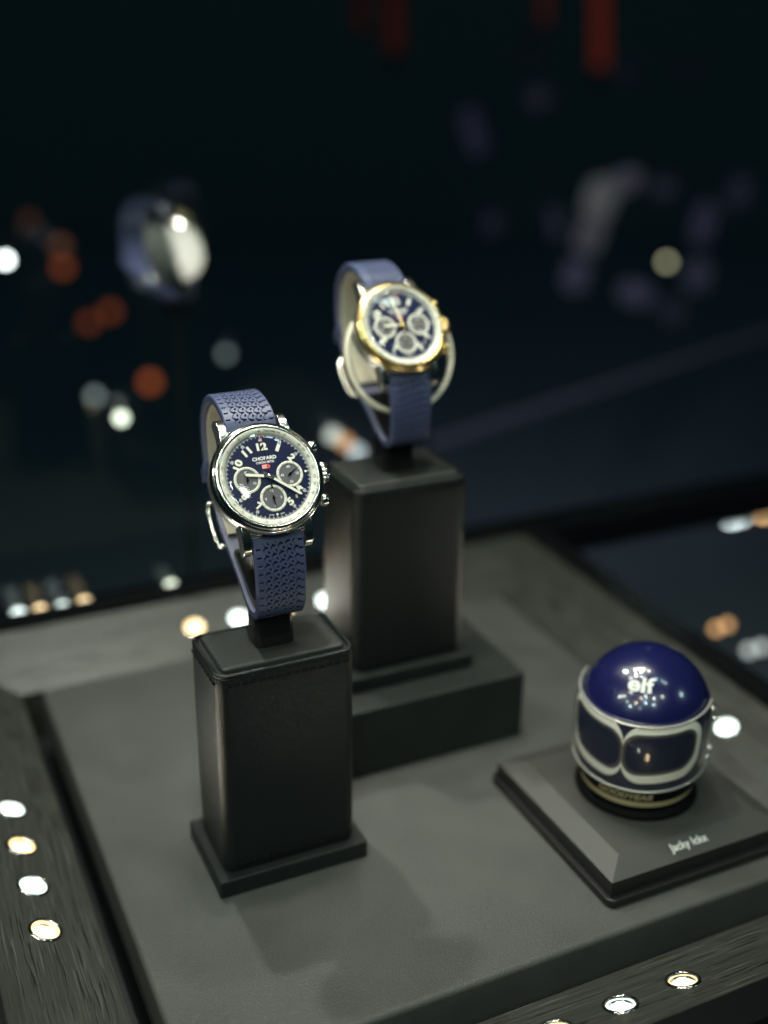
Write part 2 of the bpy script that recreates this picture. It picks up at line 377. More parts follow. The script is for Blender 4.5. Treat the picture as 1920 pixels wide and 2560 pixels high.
# ------------------------------------------------------------------ pad, riser block, pedestals
pad = MB(); X0, X1, Y0, Y1 = 58.7, 314.7, 259.5, 511
pad.prism([(X0 - CX, Y0 - CY), (X1 - CX, Y0 - CY), (X1 - CX, Y1 - CY), (X0 - CX, Y1 - CY)], -24, 0)
o = pad.build('display_pad', 'pad', None, None, 2.2, 4); o.location = P(CX, CY, -300)
tag(o, 'large square grey leather pad filling the case', 'pad')

blk = MB(); blk.box(-47, 47, 0, 82, 0.05, 33); o = blk.build('riser_block', 'block', None, None, 1.0, 3)
o.location = P(204.2, 382, -300); tag(o, 'low black leather riser block under the rear pedestal', 'riser')

def pedestal(x0, y0, z0, label, hgt=84.1, dark=False):
    """x0,y0: near left corner of the base; body is set in by 4.2 mm"""
    root = empty('watch_pedestal', P(x0 + 29.75, y0 + 20.3, z0), label, 'pedestal', 'pedestals carrying the watches')
    bw, bd = 29.75, 20.3
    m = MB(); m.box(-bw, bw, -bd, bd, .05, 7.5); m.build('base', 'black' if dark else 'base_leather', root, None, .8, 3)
    w, d = 26.2, 16.6; z1 = 7.5 + hgt
    m = MB(); pr = rrect(-w, w, -d, d, 4.4, 8); n = len(pr)
    zs = [(7.52, .5), (8.2, .05), (9, 0), (40, -.15), (z1 - 6, 0), (z1 - 2.2, 0), (z1 - 1.2, .25), (z1 - .8, .9), (z1 - .8, 3)]
    vs = []
    for z, ins in zs:
        f1, f2 = (w - ins) / w, (d - ins) / d; vs += [(a * f1, b * f2, z) for a, b in pr]
    fs = [(i * n + k, i * n + (k + 1) % n, (i + 1) * n + (k + 1) % n, (i + 1) * n + k) for i in range(len(zs) - 1) for k in range(n)]
    fs.append(tuple((len(zs) - 1) * n + k for k in range(n)))
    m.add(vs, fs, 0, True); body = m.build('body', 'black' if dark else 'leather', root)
    m = MB(); m.tube([(a * (w - .6) / w, b * (d - .6) / d, z1 - .75) for a, b in rrect(-w, w, -d, d, 4.4, 8)], .85, 10, True); m.build('piping', 'black' if dark else 'leather', root)
    m = MB(); pr = rrect(-w + 2.9, w - 2.9, -d + 2.9, d - 2.9, 2.2, 6); n = len(pr)
    zs = [(z1 - 1.2, 0), (z1 + .2, .0), (z1 + .75, .3), (z1 + .95, .9), (z1 + 1.0, 2.5)]; vs = []
    for z, ins in zs:
        f1, f2 = (w - 2.9 - ins) / (w - 2.9), (d - 2.9 - ins) / (d - 2.9); vs += [(a * f1, b * f2, z) for a, b in pr]
    fs = [(i * n + k, i * n + (k + 1) % n, (i + 1) * n + (k + 1) % n, (i + 1) * n + k) for i in range(len(zs) - 1) for k in range(n)]
    fs.append(tuple((len(zs) - 1) * n + k for k in range(n)))
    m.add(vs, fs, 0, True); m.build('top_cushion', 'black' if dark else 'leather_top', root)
    if dark: return root
    # stitches: shared capsule mesh, children of the body
    m = MB(); m.tube([(-.95, .1, -.1), (-.55, -.12, 0), (.55, -.12, 0), (.95, .1, -.1)], .42, 6); sm = m.mesh('stitch', 'thread')
    for k in range(15): link('stitch', sm, body, T(-w + 4 + k * (2 * w - 8) / 14, -d - .02, z1 - 4.2))
    for k in range(9): link('stitch', sm, body, T(-w - .02, -d + 4 + k * (2 * d - 8) / 8, z1 - 4.2) @ Matrix.Rotation(-math.pi / 2, 4, 'Z'))
    for k in range(19): link('stitch', sm, body, T(-w + 4 + k * (2 * w - 8) / 18, -d - .05, 11.0))
    # black holder that carries the cuff
    m = MB(); m.prism(rrect(-7.5, 7.5, -5, 6, 2.5, 5), z1 + 1.02, z1 + 15.5, top=rrect(-7, 7, -4, 7.5, 2.5, 5))
    m.build('holder', 'cuff_black', root, None, .5)
    return root
pedestal(93.0, 334.0, -300, 'front black leather pedestal under the steel watch')
_q = pedestal(172.6, 395.6, -267, 'rear black leather pedestal standing on the riser block'); _q.scale = (1, 1.14, 1); _q.location.y += 20.3 * .14 * S

# ------------------------------------------------------------------ wristwatches
def catmull(pts, step=.15):
    out = []
    for i in range(len(pts) - 1):
        p0, p1, p2, p3 = pts[max(i - 1, 0)], pts[i], pts[i + 1], pts[min(i + 2, len(pts) - 1)]
        n = max(4, int(math.dist(p1, p2) / .1))
        for k in range(n):
            t = k / n
            out.append(tuple(.5 * ((2 * b) + (c - a) * t + (2 * a - 5 * b + 4 * c - d) * t * t + (-a + 3 * b - 3 * c + d) * t ** 3) for a, b, c, d in zip(p0, p1, p2, p3)))
    out.append(pts[-1])
    res = [out[0]]; acc = 0
    for a, b in zip(out, out[1:]):
        L = math.dist(a, b); 
        while acc + L >= step:
            f = (step - acc) / L; a = tuple(x + (y - x) * f for x, y in zip(a, b)); res.append(a); L = math.dist(a, b); acc = 0
        acc += L
    return res
UP = [(19.4, -5.6), (23.5, -5.6), (28.3, -7.6), (34.2, -12.6), (38.3, -19.2), (39.3, -27.7), (37.0, -35.2), (33, -40), (28.8, -43.4), (22.5, -47), (16, -49.2), (6, -49.3), (-2, -47.6)]
LO = [(-19.4, -5.2), (-24.7, -6.0), (-28.6, -7.5), (-34.2, -10.9), (-39.6, -15.2), (-43.6, -19.6), (-44.6, -24.5), (-41.6, -29.6), (-36, -33.4), (-28.5, -36.2), (-21, -39.6), (-10, -44.9), (0, -48.0), (8, -48.4)]
def sst(e0, e1, x):
    t = min(1, max(0, (x - e0) / (e1 - e0))); return t * t * (3 - 2 * t)
def tread(u, v, hw):
    """groove depth 0..1 at (u across, v along): tyre-like commas in five wandering grooves, dots in the ribs, slits on the shoulders"""
    d = 0.0; PV = 3.0; PU = 2.75; sh_ = .05
    i0 = int(math.floor(u / PU + 2.0))
    for i in (i0 - 1, i0, i0 + 1, i0 + 2):
        if not 0 <= i <= 4: continue
        ui = (i - 2.0) * PU; ph = (v / PV + i * .16) % 1.0
        cu = ui + .5 * math.sin(2 * math.pi * ph); a = u - cu; du = abs(a)
        swell = math.exp(-((ph - .42) / .17) ** 2); wd = .05 + .43 * swell
        d = max(d, (1 - sst(wd - sh_, wd + sh_, du)) * (.22 + .78 * min(1, 1.5 * swell)))
        b = (ph - .30) * PV
        if 0 < a < 1.15: w_ = .36 - .1 * a; d = max(d, 1 - sst(w_ - sh_, w_ + sh_, abs(b - .3 * a)))
        if i < 4:
            p2 = (v / PV + i * .16 + .48) % 1.0; b = (p2 - .40) * PV; a = u - (ui + PU * .5 + .15)
            if abs(a) < .7: d = max(d, .9 * (1 - sst(.24, .34, math.hypot(a - .3 * b, b * .6))))
    for sgn in (-1, 1):
        b = ((v / PV + (.1 if sgn < 0 else .55)) % 1.0 - .5) * PV; a = sgn * u
        if hw - 2.3 < a < hw - .75: d = max(d, 1 - sst(.22, .32, abs(b)))
    return d
_strap = {}
def strap_mesh(key, pts, treadlen, w0, w1):
    if key in _strap: return _strap[key]
    th = 2.5; DS = .105; path = catmull(pts, DS); cen = (-3, -28)
    n = len(path); NU = 172; m = MB(); rows = []
    # dense for the tread, coarse after it
    idx = [i for i in range(n) if i * DS < treadlen]; idx += list(range(idx[-1] + 8, n, 8))
    vs = []; ins = []
    for i in idx:
        a, b = path[max(i - 5, 0)], path[min(i + 5, n - 1)]; t = Vector((b[0] - a[0], b[1] - a[1])).normalized(); nn = Vector((-t.y, t.x))
        p = Vector(path[i])
        if nn.dot(p - Vector(cen)) < 0: nn = -nn
        s = i * DS; hw = .5 * (w0 + (w1 - w0) * min(1, s / 70)); tr = sst(2.2, 3.2, s) * (1 - sst(treadlen - 3, treadlen - 1, s))
        row = []
        for k in range(NU + 1):
            u = -hw + 2 * hw * k / NU; edge = hw - abs(u)
            h = -1.5 * tread(u, s, hw) * tr - .45 * (1 - sst(0, .55, edge)) ** 2
            q = p + nn * h; row.append((u, q.x, q.y))
        vs += row; q = p - nn * th; ins.append((hw, q))
    W = NU + 1; fs = [(r * W + k, r * W + k + 1, (r + 1) * W + k + 1, (r + 1) * W + k) for r in range(len(idx) - 1) for k in range(NU)]
    flip = key == 'lo'
    m.add(vs, [f[::-1] for f in fs] if not flip else fs, 0, False)
    # sides and lining
    for sgn in (-1, 1):
        sv = []
        for r, (hw, q) in enumerate(ins): e = vs[r * W + (0 if sgn < 0 else NU)]; sv += [e, (sgn * hw, q.x, q.y)]
        m.add(sv, [(2 * r, 2 * r + 2, 2 * r + 3, 2 * r + 1) for r in range(len(ins) - 1)], 0, True)
    iv = []
    for hw, q in ins: iv += [(-hw, q.x, q.y), (hw, q.x, q.y)]
    m.add(iv, [(2 * r, 2 * r + 1, 2 * r + 3, 2 * r + 2) for r in range(len(ins) - 1)], 1, True)
    for r in (0, len(ins) - 1):
        hw, q = ins[r]; a, b = vs[r * W], vs[r * W + NU]; m.add([a, b, (hw, q.x, q.y), (-hw, q.x, q.y)], [(0, 1, 2, 3)])
    _strap[key] = m.mesh('strap', ['rubber', 'lining']); return _strap[key]
def band(path, hw, th, inset):
    """flat band following a path (y,z) inside the strap loop"""
    m = MB(); n = len(path); cen = Vector((-3, -28)); o, i_ = [], []
    for k in range(n):
        a, b = Vector(path[max(k - 1, 0)]), Vector(path[min(k + 1, n - 1)]); t = (b - a).normalized(); nn = Vector((-t.y, t.x)); p = Vector(path[k])
        if nn.dot(p - cen) < 0: nn = -nn
        o.append(p - nn * inset); i_.append(p - nn * (inset + th))
    v = []
    for a, b in zip(o, i_): v += [(-hw, a.x, a.y), (hw, a.x, a.y), (hw, b.x, b.y), (-hw, b.x, b.y)]
    f = [(4 * k + j, 4 * k + (j + 1) % 4, 4 * k + 4 + (j + 1) % 4, 4 * k + 4 + j) for k in range(n - 1) for j in range(4)] + [(3, 2, 1, 0), (4 * n - 4, 4 * n - 3, 4 * n - 2, 4 * n - 1)]
    m.add(v, f, 0, False); return m

def watch(C, scale, label, hour, minute, second, gold, turn=0.0):
    bezel_m = 'gold' if gold else 'steel'; knob_m = 'gold' if gold else 'steel'
    Rw = Matrix.Rotation(turn, 4, 'Z') @ Matrix(((1, 0, 0), (0, .589, -.808), (0, .808, .589))).to_4x4()
    basep = Rw @ Vector((0, -44, -28)) * scale + Vector(C)
    root = empty('wristwatch', P(*basep), label, 'watch', 'chronograph watches on the pedestals'); root.scale = (scale,) * 3
    off = (Vector(C) - basep) / scale
    TW = T(*off) @ Rw
    def B(m, name, mats, parent=root, mtx=None, **k): return m.build(name, mats, parent, (TW @ mtx if mtx is not None else TW) if parent is root else (mtx if mtx is not None else Matrix()), **k)
    I = Matrix()
    # case middle: matte flank, polished back step
    m = MB(); m.lathe([(16.5, -10.2), (18.2, -9.6), (19.0, -8.6)], 120, 1); m.lathe([(19.0, -8.6), (19.5, -8.3), (19.5, -3.0), (19.1, -2.7)], 120, 0)
    m.add([(16.5 * math.cos(k * math.pi / 30), 16.5 * math.sin(k * math.pi / 30), -10.2) for k in range(60)], [tuple(range(59, -1, -1))], 1)
    B(m, 'case', ['steel_matte', 'steel'])
    m = MB(); m.lathe([(18.9, -2.8), (19.7, -2.6), (20.05, -2.0), (20.1, -1.3), (19.8, -.5), (19.2, .15), (18.9, .3), (18.85, .55), (18.5, .95), (18.0, 1.15), (17.6, 1.1), (17.35, .8), (17.3, .2)], 160); B(m, 'bezel', bezel_m)
    # lugs: curved horns
    for sx in (-1, 1):
        for sy in (-1, 1):
            m = MB(); prof_t = [(13.5, -2.9), (17.5, -3.1), (20.5, -3.9), (23.0, -5.4), (24.4, -7.2), (24.7, -9.0)]; prof_b = [(13.5, -8.8), (17.5, -9.2), (19.8, -9.8), (21.5, -10.6), (23, -11.1), (24.2, -10.9)]
            v = []; xi, xo = 9.75, 12.6
            for (y1, z1), (y2, z2) in zip(prof_t, prof_b):
                k = (y1 - 13.5) / 11.2; xo_ = xo + .5 * (1 - k); v += [(sx * xi, sy * y1, z1), (sx * (xo_ - .35), sy * y1, z1), (sx * xo_, sy * y1, z1 - .35), (sx * xo_, sy * y2, z2), (sx * xi, sy * y2, z2)]
            n = 5; fs = []; mi = []
            for r in range(5):
                for k in range(n): fs.append((r * n + k, r * n + (k + 1) % n, (r + 1) * n + (k + 1) % n, (r + 1) * n + k)); mi.append(1 if k == 2 else 0)
            fs += [(4, 3, 2, 1, 0), (25, 26, 27, 28, 29)]; mi += [0, 0]
            if sx * sy < 0: fs = [f[::-1] for f in fs]
            for f, q in zip(fs, mi): pass
            b0 = len(m.v); m.v += v
            for f, q in zip(fs, mi): m.f.append(f); m.mi.append(q); m.sm.append(False)
            B(m, 'lug', ['steel', 'steel_matte'], bevel=.18, seg=2)
    # dial and prints
    m = MB(); m.lathe([(15.35, -.0), (0.01, 0)], 96, smooth=False); dial = B(m, 'dial', 'dial')
    m = MB(); m.lathe([(15.2, .02), (15.25, .35), (17.0, 1.0), (17.35, 1.0)], 128); flange = B(m, 'tachymeter_ring', 'cream')
    m = MB()
    for k in range(300):
        a = math.radians(k * 1.2); major = k % 25 == 0; sec = k % 5 == 0
        r0 = 13.9 if major else (14.15 if sec else 14.65); w = .085 if sec else .045; r1 = 15.1
        if major and k % 25 == 0 and False: continue
        c, s = math.sin(a), math.cos(a); t = (s, -c)
        m.add([(c * r0 + t[0] * w, s * r0 + t[1] * w, .03), (c * r0 - t[0] * w, s * r0 - t[1] * w, .03), (c * r1 - t[0] * w, s * r1 - t[1] * w, .03), (c * r1 + t[0] * w, s * r1 + t[1] * w, .03)], [(3, 2, 1, 0)])
    tag(B(m, 'minute_track', 'white', dial), kind='stuff')
    def orient(deg): return -math.radians(deg) if (deg <= 100 or deg >= 262) else math.pi - math.radians(deg)
    for num, deg in (('60', 0), ('05', 30), ('10', 60), ('20', 120), ('25', 150), ('35', 210), ('40', 240), ('50', 300), ('55', 330)):
        a = math.radians(deg); m = MB(); add_text(m, num, 13.35 * math.sin(a), 13.35 * math.cos(a), .035, .95, orient(deg), .02); tag(B(m, 'minute_numeral', 'white', dial), kind='stuff')
    hour_m = 'lume'
    for num, deg in (('12', 0), ('1', 30), ('2', 60), ('4', 120), ('5', 150), ('7', 210), ('8', 240), ('10', 300), ('11', 330)):
        a = math.radians(deg); r = 10.9 if num == '12' else 11.25; m = MB()
        raised(m, num, r * math.sin(a), r * math.cos(a), .0, .22, 2.75, orient(deg), .05, {'1': 1.2}.get(num, 2.05 if len(num) == 1 else (3.8 if num != '11' else 3.1)))
        tag(B(m, 'hour_numeral', hour_m, dial), kind='stuff')
    m = MB()
    for x, y in ((13.55, 0), (-13.55, 0), (0, -13.5)):
        m.add([(x + .42 * math.cos(k * math.pi / 8), y + .42 * math.sin(k * math.pi / 8), .12) for k in range(16)], [tuple(range(16))])
    tag(B(m, 'marker_dots', 'lume', dial), kind='stuff')
    m = MB(); add_text(m, 'CHOPARD', 0, 6.75, .04, 1.3, 0, .035, 8.7); tag(B(m, 'maker_name', 'white', dial), kind='stuff')
    m = MB(); add_text(m, 'CHRONOMETER', 0, 5.3, .04, .82, 0, .02, 6.6); tag(B(m, 'dial_lettering', 'white', dial), kind='stuff')
    m = MB(); m.add([(-1.55, 3.0, .03), (.7, 3.0, .03), (.7, 2.75, .03), (1.6, 3.75, .03), (.7, 4.75, .03), (.7, 4.5, .03), (-1.55, 4.5, .03)], [tuple(range(7))]); tag(B(m, 'red_arrow', 'red', dial), kind='stuff')
    m = MB(); add_text(m, '1000', -.35, 4.1, .045, .52, 0, .03, 1.9); add_text(m, 'MIGLIA', -.35, 3.4, .045, .5, 0, .03, 2.1); tag(B(m, 'arrow_lettering', 'white', dial), kind='stuff')
    m = MB(); add_text(m, 'SWISS', -2.0, -13.45, .04, .5, -.12, .01, 1.7); add_text(m, 'MADE', 1.95, -13.45, .04, .5, .12, .01, 1.5); tag(B(m, 'origin_lettering', 'white', dial), kind='stuff')
    m = MB(); pr = rrect(-1.0, 1.0, -.85, .85, .25, 4); mm = Matrix.Translation((8.3 * S, -8.3 * S, 0)) @ Matrix.Rotation(math.radians(0), 4, 'Z')
    m.add([(a, b, .03) for a, b in pr], [tuple(range(len(pr)))]); B(m, 'date_window', 'ink', dial, mm)
    m = MB(); add_text(m, '8', 8.3, -8.3, .06, 1.25, 0, .01); tag(B(m, 'date_numeral', 'white', dial), kind='stuff')
    # tachymeter print
    m = MB(); sl = .65 / 1.75
    def onring(x, y, z): r = math.hypot(x, y); return (x, y, .38 + (r - 15.25) * sl)
    for k in range(0, 200):
        val = 60 + k * 2 if k < 120 else 0
    def tick(deg, r0, r1, w):
        a = math.radians(deg); c, s = math.sin(a), math.cos(a); q = []
        for r, sg in ((r0, 1), (r0, -1), (r1, -1), (r1, 1)): q.append(onring(c * r + sg * w * s, s * r - sg * w * c, 0))
        m.add(q, [(3, 2, 1, 0)])
    vals = [55, 60, 65, 70, 75, 80, 85, 90, 95, 100, 110, 120, 130, 140, 150, 160, 180, 200, 220, 250, 300, 350, 400]
    for v_ in vals: tick(3600 / v_ * 6, 15.3, 15.95, .06)
    v_ = 56
    while v_ < 400:
        tick(3600 / v_ * 6, 15.3, 15.65, .04); v_ += 1 if v_ < 100 else (2 if v_ < 150 else (5 if v_ < 250 else 10))
    for v_ in vals:
        dg = (3600 / v_ * 6) % 360; a = math.radians(dg); rr = 16.4
        add_text(m, str(v_), rr * math.sin(a), rr * math.cos(a), 0, .68, orient(dg), .012, fn=onring)
    for k, ch in enumerate('TACHYMETER'):
        dg = 6.8 + k * 2.15; a = math.radians(dg); add_text(m, ch, 16.4 * math.sin(a), 16.4 * math.cos(a), 0, .68, -a, .012, fn=onring)
    tag(B(m, 'tachymeter_print', 'ink', flange), kind='stuff')
    # sub-dials
    for sx_, sy_, nums, kind in ((-7.7, -.2, (('30', 0), ('10', 120), ('20', 240)), 30), (7.7, -.2, (('60', 0), ('15', 90), ('30', 180), ('45', 270)), 12), (0, -7.75, (('12', 0), ('3', 90), ('6', 180), ('9', 270)), 12)):
        mt = Matrix.Translation((sx_ * S, sy_ * S, 0))
        m = MB(); m.lathe([(3.85, .06), (3.3, .05), (2.2, .06), (.01, .05)], 64, smooth=False); B(m, 'subdial', 'grey', dial, mt)
        m = MB(); m.lathe([(4.78, .0), (4.74, .22), (4.62, .3), (3.92, .3), (3.8, .2), (3.78, .05)], 72); B(m, 'subdial_ring', 'cream', dial, mt)
        m = MB()
        for k in range(kind):
            a = 2 * math.pi * k / kind; c, s = math.sin(a), math.cos(a); w = .06; r0, r1 = (3.85, 4.6) if k % (kind // 3 if kind == 30 else 1) == 0 else (4.1, 4.45)
            m.add([(c * r0 + w * s, s * r0 - w * c, .32), (c * r0 - w * s, s * r0 + w * c, .32), (c * r1 - w * s, s * r1 + w * c, .32), (c * r1 + w * s, s * r1 - w * c, .32)], [(3, 2, 1, 0)])
        tag(B(m, 'subdial_ticks', 'ink', dial, mt), kind='stuff')
        m = MB()
        for t_, dg in nums: a = math.radians(dg); add_text(m, t_, 2.75 * math.sin(a), 2.75 * math.cos(a), .085, .92, 0, .012)
        tag(B(m, 'subdial_numerals', 'white', dial, mt), kind='stuff')
        hd = {-7.7: 10, 7.7: 57, 0: 178}[sx_]
        m = MB(); mh = mt @ Matrix.Rotation(-math.radians(hd), 4, 'Z')
        m.prism([(-.16, -1.1), (.16, -1.1), (.28, 0), (.08, 3.3), (-.08, 3.3), (-.28, 0)], .36, .46); m.prism([(.5 * math.cos(k * math.pi / 8), .5 * math.sin(k * math.pi / 8)) for k in range(16)], .37, .62)
        B(m, 'subdial_hand', 'gold' if gold else 'dark_steel', dial, mh)
    # hands
    def hand(name, deg, ln, w, z, lume=True):
        mt = Matrix.Rotation(-math.radians(deg), 4, 'Z')
        m = MB(); m.prism([(-.35, -2.6), (.35, -2.6), (.45, -1), (w, 1.2), (w, ln - .9), (.05, ln), (-.05, ln), (-w, ln - .9), (-w, 1.2), (-.45, -1)], z, z + .14)
        h = B(m, name, 'gold' if gold else 'steel', root, mt)
        m = MB(); k = w - .14; m.prism([(-k, 1.9), (k, 1.9), (k, ln - 1.0), (.0, ln - .3), (-k, ln - 1.0)], z + .1, z + .22); B(m, 'lume_inlay', 'lume', h)
    hand('hour_hand', hour, 8.9, .62, .75); hand('minute_hand', minute, 13.3, .58, 1.05)
    mt = Matrix.Rotation(-math.radians(second), 4, 'Z')
    m = MB(); m.prism([(-.28, -4.6), (.28, -4.6), (.1, 0), (.055, 12.2), (-.055, 12.2), (-.1, 0)], 1.35, 1.45); sh_ = B(m, 'seconds_hand', 'dark_steel' if not gold else 'gold', root, mt)
    m = MB(); m.prism([(-.07, 12.2), (.07, 12.2), (.05, 15.2), (-.05, 15.2)], 1.35, 1.46); B(m, 'red_tip', 'red', sh_)
    m = MB(); m.lathe([(.75, .6), (.75, 1.5), (.6, 1.65), (.01, 1.7)], 24); B(m, 'centre_cap', 'gold' if gold else 'steel')
    # crystal
    m = MB(); m.lathe([(17.5, .95), (17.35, 1.35), (16.6, 1.75), (12, 2.2), (6, 2.45), (.01, 2.5)], 96); B(m, 'crystal', 'crystal')
    # crown with flutes and two pushers
    mt = T(19.2, 0, -5.6) @ Matrix.Rotation(math.pi / 2, 4, 'Y')
    fl_ = lambda a, r, z: 1 + (.085 * math.cos(14 * a) if r > 1.9 and .9 < z < 5 else 0)
    m = MB(); m.lathe([(1.6, -.5), (1.6, .8), (2.6, .9), (3.3, 1.5), (3.55, 2.6), (3.35, 3.7), (2.7, 4.6), (1.8, 5.05), (.01, 5.2)], 112, fn=fl_); B(m, 'crown', knob_m, root, mt)
    for sy in (-1, 1):
        ag = math.radians(29) * sy
        mt = Matrix.Rotation(ag, 4, 'Z') @ T(19.0, 0, -5.6) @ Matrix.Rotation(-ag * .6, 4, 'Z') @ Matrix.Rotation(math.pi / 2, 4, 'Y')
        m = MB(); m.lathe([(1.9, -1.5), (1.9, .8), (1.75, .9), (1.15, .95), (1.1, 2.3)], 32); pu = B(m, 'pusher', knob_m, root, mt)
        m = MB(); m.lathe([(1.1, 2.2), (2.05, 2.3), (2.2, 2.5), (2.2, 4.3), (2.0, 4.6), (.01, 4.75)], 32); B(m, 'pusher_cap', knob_m, pu)
    # strap halves
    link('strap', strap_mesh('up', UP, 54, 18.9, 16.5), root, TW); link('strap', strap_mesh('lo', LO, 40, 18.7, 16.5), root, TW)
    m = MB(); m.box(-9.6, 9.6, -18.9, -17.2, -7.6, -4.2); B(m, 'end_link', 'steel', bevel=.3)
    m = MB(); m.box(-9.6, 9.6, 17.2, 18.9, -7.6, -4.6); B(m, 'end_link', 'steel', bevel=.3)
    # keeper and buckle on the back
    m = MB(); pts = [(-9.3, 16.5, -50.8), (9.3, 16.5, -50.8), (9.3, 18.2, -45.2), (-9.3, 18.2, -45.2)]
    m.add([(x, y + d, z + d * .3) for d in (-2.4, 2.4) for x, y, z in pts], [(0, 1, 5, 4), (1, 2, 6, 5), (2, 3, 7, 6), (3, 0, 4, 7), (0, 3, 2, 1), (4, 5, 6, 7)]); B(m, 'keeper', 'rubber', bevel=.5)
    m = MB(); m.tube([(-9.6, 5, -49.8), (9.6, 5, -49.8), (9.9, 2, -51.6), (9.9, -9, -49.0), (9.6, -12, -46.6), (-9.6, -12, -46.6), (-9.9, -9, -49.0), (-9.9, 2, -51.6)], .95, 8, True); bk = B(m, 'buckle', 'steel')
    m = MB(); m.tube([(0, 5, -50.6), (0, -4, -51.4), (0, -12, -48.0)], .7, 8); B(m, 'buckle_pin', 'steel', bk)
    # cuff inside the loop
    pa = catmull([(30, -12), (35.5, -18.5), (36.6, -27), (34.6, -33.8), (30.5, -38.4), (22, -43.8), (14, -46), (0, -45.2), (-10, -42)], 1.5)
    B(band(pa, 7.0, 1.2, .6), 'cuff', 'cuff')
    pb = catmull([(-18, -38), (-28, -33.5), (-36, -30.2), (-40.5, -26.5), (-41.8, -23), (-40, -19.5), (-36, -15.6)], 1.2)
    B(band(pb, 7.5, 3.2, .4), 'cuff', 'cuff_black')
    if gold:
        m = MB(); mt = T(1.2, -8.5, -11.5) @ Matrix.Rotation(math.radians(17), 4, 'X')
        # flat ring, open behind the strap
        n = 64; v = []
        for k in range(n):
            a = 2 * math.pi * k / n
            for r, z in ((25.2, -1.4), (25.2, 1.2), (24.9, 1.5), (23.7, 1.5), (23.4, 1.2), (23.4, -1.4)): v.append((r * math.cos(a), r * math.sin(a), z))
        m.add(v, [(k * 6 + j, k * 6 + (j + 1) % 6, ((k + 1) % n) * 6 + (j + 1) % 6, ((k + 1) % n) * 6 + j) for k in range(n) for j in range(6)], 0, True)
        B(m, 'display_ring', 'cream_plastic', root, mt)
        if turn: m = MB(); m.lathe([(23.2, -1.2), (23.0, -2.6), (.01, -2.8)], 64, smooth=False); m.lathe([(.01, -3.6), (24.4, -3.4), (25.2, -1.8)], 64, smooth=True); B(m, 'ring_back', 'cup_white', root, mt)
    return root
watch((123.5, 354.6, -144.2), 1.0, 'steel chronograph with blue dial and blue tread strap on the front pedestal', 281, 129, 0.5, False)
watch((203.2, 415.5, -112.6), .97, 'gold bezel chronograph with blue strap and cream ring on the rear pedestal', 271, 349, 4, True)

_p = P(0, 0, 0) + (RT * ((432 - 960) / 2914) + DN * ((560 - 1280) / 2914) + FW) * .74
TC = (_p.x / S + OX, _p.y / S + OY, _p.z / S + OZ)
watch(TC, .97, 'gold watch turned away with white cup, out of focus in the dark behind', 271, 349, 4, True, math.radians(135))
st = empty('watch_stand', P(TC[0], TC[1], TC[2] - 400), 'slim black stand in the dark under the turned away watch', 'stand')
m = MB(); m.lathe([(2, 0), (2, 345)], 16); m.build('stem', 'black', st)
m = MB(); m.lathe([(40, -4), (40, 0), (38, 1.5), (4, 3), (.01, 3)], 40); m.build('foot', 'black', st)
m = MB(); m.prism(rrect(-7, 7, -7, 7, 2, 5), 344, 358); m.build('holder', 'cuff_black', st)
_l = P(0, 0, 0) + (RT * ((303 - 960) / 2914) + DN * ((1045 - 1280) / 2914) + FW) * .66
spot('watch_spot', _l + (_p - _l).normalized() * .012, _p, 40, .6, (1, .97, .9), .004)

# ------------------------------------------------------------------ helmet and its plaque
pq = empty('plaque', P(264.5, 314, -300), 'square dark grey plaque with sloping edges under the blue helmet', 'plaque')
h1 = 43.6
m = MB(); m.prism(rrect(-h1, h1, -44.2, 44.2, 3.5, 6), .05, 3.6); m.build('foot_plate', 'plaque_edge', pq, None, .5)
m = MB(); m.add([(x, y, z) for z in (3.65, 10) for x, y in ((-41.6, -41.6), (41.6, -41.6), (41.6, 41.6), (-41.6, 41.6))], [(0, 1, 5, 4), (1, 2, 6, 5), (2, 3, 7, 6), (3, 0, 4, 7)], 1)
a, b = 41.6, 32.8
m.add([(-a, -a, 10), (a, -a, 10), (a, a, 10), (-a, a, 10), (-b, -b, 13.6), (b, -b, 13.6), (b, b, 13.6), (-b, b, 13.6)], [(0, 1, 5, 4), (1, 2, 6, 5), (2, 3, 7, 6), (3, 0, 4, 7), (4, 5, 6, 7)], 0)
m.build('bevelled_top', ['plaque', 'plaque_edge'], pq)
m = MB(); tl = math.atan2(3.6, 8.8)
add_text(m, 'Jacky Ickx', -3.2, 0, 0, 4.3, 0, .012, 17.5, fn=lambda x, y, z: (x, -37.0 + y * math.cos(tl), 10 + 4.6 * math.tan(tl) + y * math.sin(tl) + .12))
tag(m.build('name_lettering', 'white', pq), kind='stuff')

